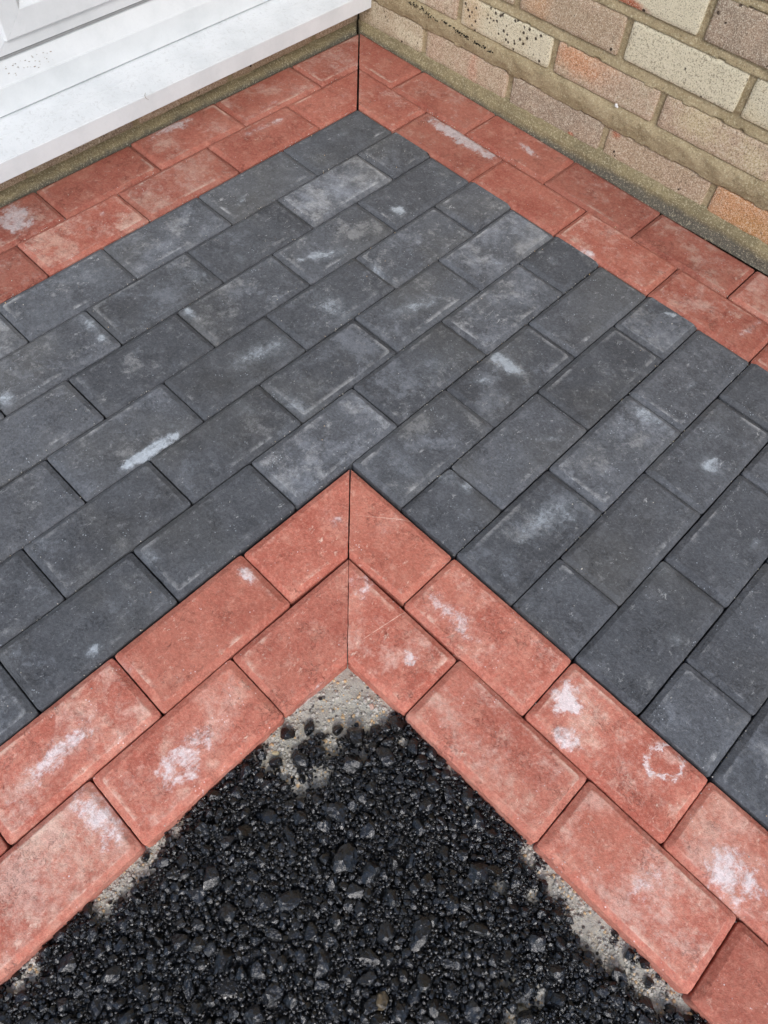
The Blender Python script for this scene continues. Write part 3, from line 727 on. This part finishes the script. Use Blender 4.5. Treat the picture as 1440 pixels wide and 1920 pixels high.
for i, (x0, x1, y0, y1) in enumerate([(1.72, 2.1, -2.1, -.995), (.995, 1.72, -2.1, -1.72)]):
    V = []; 
    me = grid_sheet('tarmac', x0, x1, y0, y1, 90, 90, lambda x, y: -.017 + .004 * mn.noise(Vector((x * 80, y * 80, 0))) + .003 * mn.noise(Vector((x * 160, y * 160, 0))))
    me.attributes.new('vary', 'FLOAT', 'POINT')
    link('tarmac', me, BIT, kind='stuff', label='black tarmac surface running on away from the red border', cat='tarmac')

# coated lumps lying singly on the bare bedding
LUMPS = [(1014,-1112,8),(1028,-1088,7),(1052,-1102,7.5),(1044,-1124,7),(1030,-1142,8),(1012,-1150,6.5),(1070,-1060,7),(1052,-1066,6),(1086,-1036,6.5),(1064,-1044,3.5),(1038,-1108,4),(1048,-1092,3),(1058,-1120,5),(1075,-1100,6),(1092,-1090,7),
         (1006,-1309,5),(1012,-1282,4),(1418,-1003,3.6),(1440,-1008,6.5),(1456,-1004,6.8),(1478,-1034,8),(1444,-1034,8.5),(1410,-1044,8),(1345,-1030,7.5),(1360,-1034,6),(1334,-1022,6),(1322,-1028,6.5),(1470,-1014,4.5),(1500,-1018,7),(1106,-1022,6),(1118,-1040,7)]
lump_me = []
for i in range(5):
    P, F = VAR[3][0][i], VAR[3][1]
    lump_me.append(make_mesh_np('coated_stone', [P * (1 + .05 * np.array([mn.noise(Vector(p * 6 + i)) for p in P]))[:, None]], [F], [.3]))
for i, (x, y, r_) in enumerate(LUMPS):
    x, y = x * MM, y * MM
    o = link('coated_stone', lump_me[i % 5], BIT, label=('black coated stone lying loose on the pale bedding below the red mitred corner' if x < 1.2 and y > -1.2 else 'black coated stone on the pale bedding strip along the left red border' if x < 1.2 else 'black coated stone on the pale bedding strip along the right red border'), cat='stone', group='coated stones lying loose on the bedding')
    o.location = (x, y, bed_z(x, y) + r_ * .55 * MM); o.scale = (r_ * MM,) * 3; o.rotation_euler = [random.uniform(0, 6.28) for _ in range(3)]
# bare brown pebbles
def pebble_mat(name, c1, c2):
    m = NT(name); P = m.pos(); n_ = m.noise(P, 160, 5, .7)
    return m.fin(m.mix(m.step(n_, .35, .65), c1, c2), m.step(n_, .3, .7, .25, .5), m.bump(n_, .0008, .6), .5)
PEB = [(1281, -1221, 9, (.035, .028, .018), (.13, .095, .05), 'smooth brown pebble half coated in bitumen at the bottom edge of the tarmac'),
       (1391, -1126, 7.5, (.38, .33, .22), (.03, .028, .02), 'pale mottled pebble in the tarmac near the bottom right'),
       (1062, -1016, 3.8, (.58, .42, .34), (.5, .33, .25), 'small pinkish flint chip on the bedding above the tarmac'),
       (1022, -1136, 3.4, (.62, .55, .32), (.55, .47, .28), 'small yellow chip on the bedding left of the black stones')]
for i, (x, y, r_, c1, c2, lab) in enumerate(PEB):
    P, F = VAR[3][0][6 + i], VAR[3][1]
    me = make_mesh_np('pebble', [P * .9], [F], [.5])
    o = link('pebble', me, pebble_mat('pebble_stone', c1, c2), label=lab, cat='pebble')
    x, y = x * MM, y * MM; o.location = (x, y, max(bed_z(x, y), level(x, y) - .004 if bare(x, y) < 0 else -9) + r_ * .4 * MM); o.scale = (r_ * MM * 1.25, r_ * MM, r_ * MM * .8); o.rotation_euler = (0, 0, .7 + i)
# pale grit on the bedding
Vs, Fs, Vy = [], [], []; var, F = VAR[1]
n_ = 0
while n_ < 9000:
    k = rng.integers(len(BARE)); a_ = rng.random() * 6.283; rr = BA[k, 2] * 1.25 * math.sqrt(rng.random())
    x, y = BA[k, 0] + rr * math.cos(a_), BA[k, 1] + rr * math.sin(a_); n_ += 1
    if x < 1.0005 or y > -1.0005: continue
    r_ = (.5 + 2.2 * rng.random() ** 3.0) * MM
    Vs.append((var[rng.integers(len(var))] * r_) @ rand_rot().T + np.array([x, y, bed_z(x, y) + r_ * rng.uniform(.0, .5)])); Fs.append(F); Vy.append(rng.random())
gt = NT('pale_grit'); vr = gt.attr('vary'); P = gt.pos(); n1 = gt.noise(P, 500, 3, .7)
c = gt.mix(gt.step(vr, .2, .8), (.40, .39, .35), (.58, .55, .48)); c = gt.mix(gt.step(vr, .86, .90), c, (.62, .45, .26)); c = gt.mix(gt.step(vr, .06, .04), c, (.12, .11, .10))
GRIT = gt.fin(c, .85, gt.bump(n1, .0005, .6), .3)
link('grit', make_mesh_np('grit', Vs, Fs, Vy), GRIT, kind='stuff', label='pale crushed stone grit scattered over the bare bedding', cat='grit')

# loose joint sand and crumbs lying in the joints and on the blocks
Vs, Fs, Vy = [], [], []; var, F = VAR[0] if len(VAR[0][0]) else VAR[1]
for i in range(5200):
    x, y = rng.random() * 1.62, -rng.random() * 1.62
    if x > .99 and y < -.99: continue
    if i % 5 and x - y < 2.6:                     # most of it has rolled into a bed joint, clustered
        if x < .2 or (y < -.2 and x > 0): x = round(x * 10) / 10 + rng.normal() * .0012
        else: y = round(y * 10) / 10 + rng.normal() * .0012
        if mn.noise(Vector((x * 7, y * 7, 0))) < .05: continue
        zc = .0003
    else: zc = .0034
    r_ = (.25 + .75 * rng.random() ** 3) * MM
    Vs.append((var[rng.integers(len(var))] * r_) @ rand_rot().T + np.array([x, y, zc + r_ * .4])); Fs.append(F); Vy.append(rng.random())
link('joint_sand', make_mesh_np('joint_sand', Vs, Fs, Vy), GRIT, kind='stuff', label='pale grains of joint sand scattered in the joints and over the blocks', cat='sand')

# a curled dry stalk stuck on the sill
cu = []
pts = [(.0368, -.5640, .0985), (.0370, -.5665, .0945), (.0372, -.5660, .0905), (.0371, -.5635, .0870), (.0370, -.5605, .0845)]
bm = bmesh.new(); R0 = .00055; ringv = []
for i, p in enumerate(pts):
    rg = [bm.verts.new((p[0] + R0 * .8 * math.cos(t_), p[1] + R0 * (1 - i * .12) * math.sin(t_), p[2] + R0 * .4 * math.cos(t_))) for t_ in [k * math.pi / 3 for k in range(6)]]
    ringv.append(rg)
for i in range(len(ringv) - 1):
    for k in range(6): bm.faces.new((ringv[i][k], ringv[i][(k + 1) % 6], ringv[i + 1][(k + 1) % 6], ringv[i + 1][k]))
bm.faces.new(ringv[0]); bm.faces.new(ringv[-1][::-1])
me = bpy.data.meshes.new('dry_stalk'); bm.to_mesh(me); bm.free()
link('dry_stalk', me, simple('dry_stalk_grey', (.30, .26, .22), .8), label='tiny curled dry stalk stuck to the nose of the white sill', cat='stalk')
# dry leaf crumbs caught on the frame
sp = []
for i in range(34):
    y_ = -.755 + .085 * i / 33 + random.gauss(0, .003); t_ = random.uniform(.1, .75)
    sp.append(((-.0515 - .0105 * t_ + .0006, y_, .1485 + .0275 * t_ + .0004), random.uniform(.0005, .0013), (random.uniform(.5, 1.2), random.uniform(.8, 2), .5)))
link('leaf_crumbs', blob_mesh('leaf_crumbs', sp), simple('leaf_crumb_grey', (.42, .38, .33), .9), kind='stuff', label='grey crumbs of dead leaf caught on the white door frame', cat='debris')
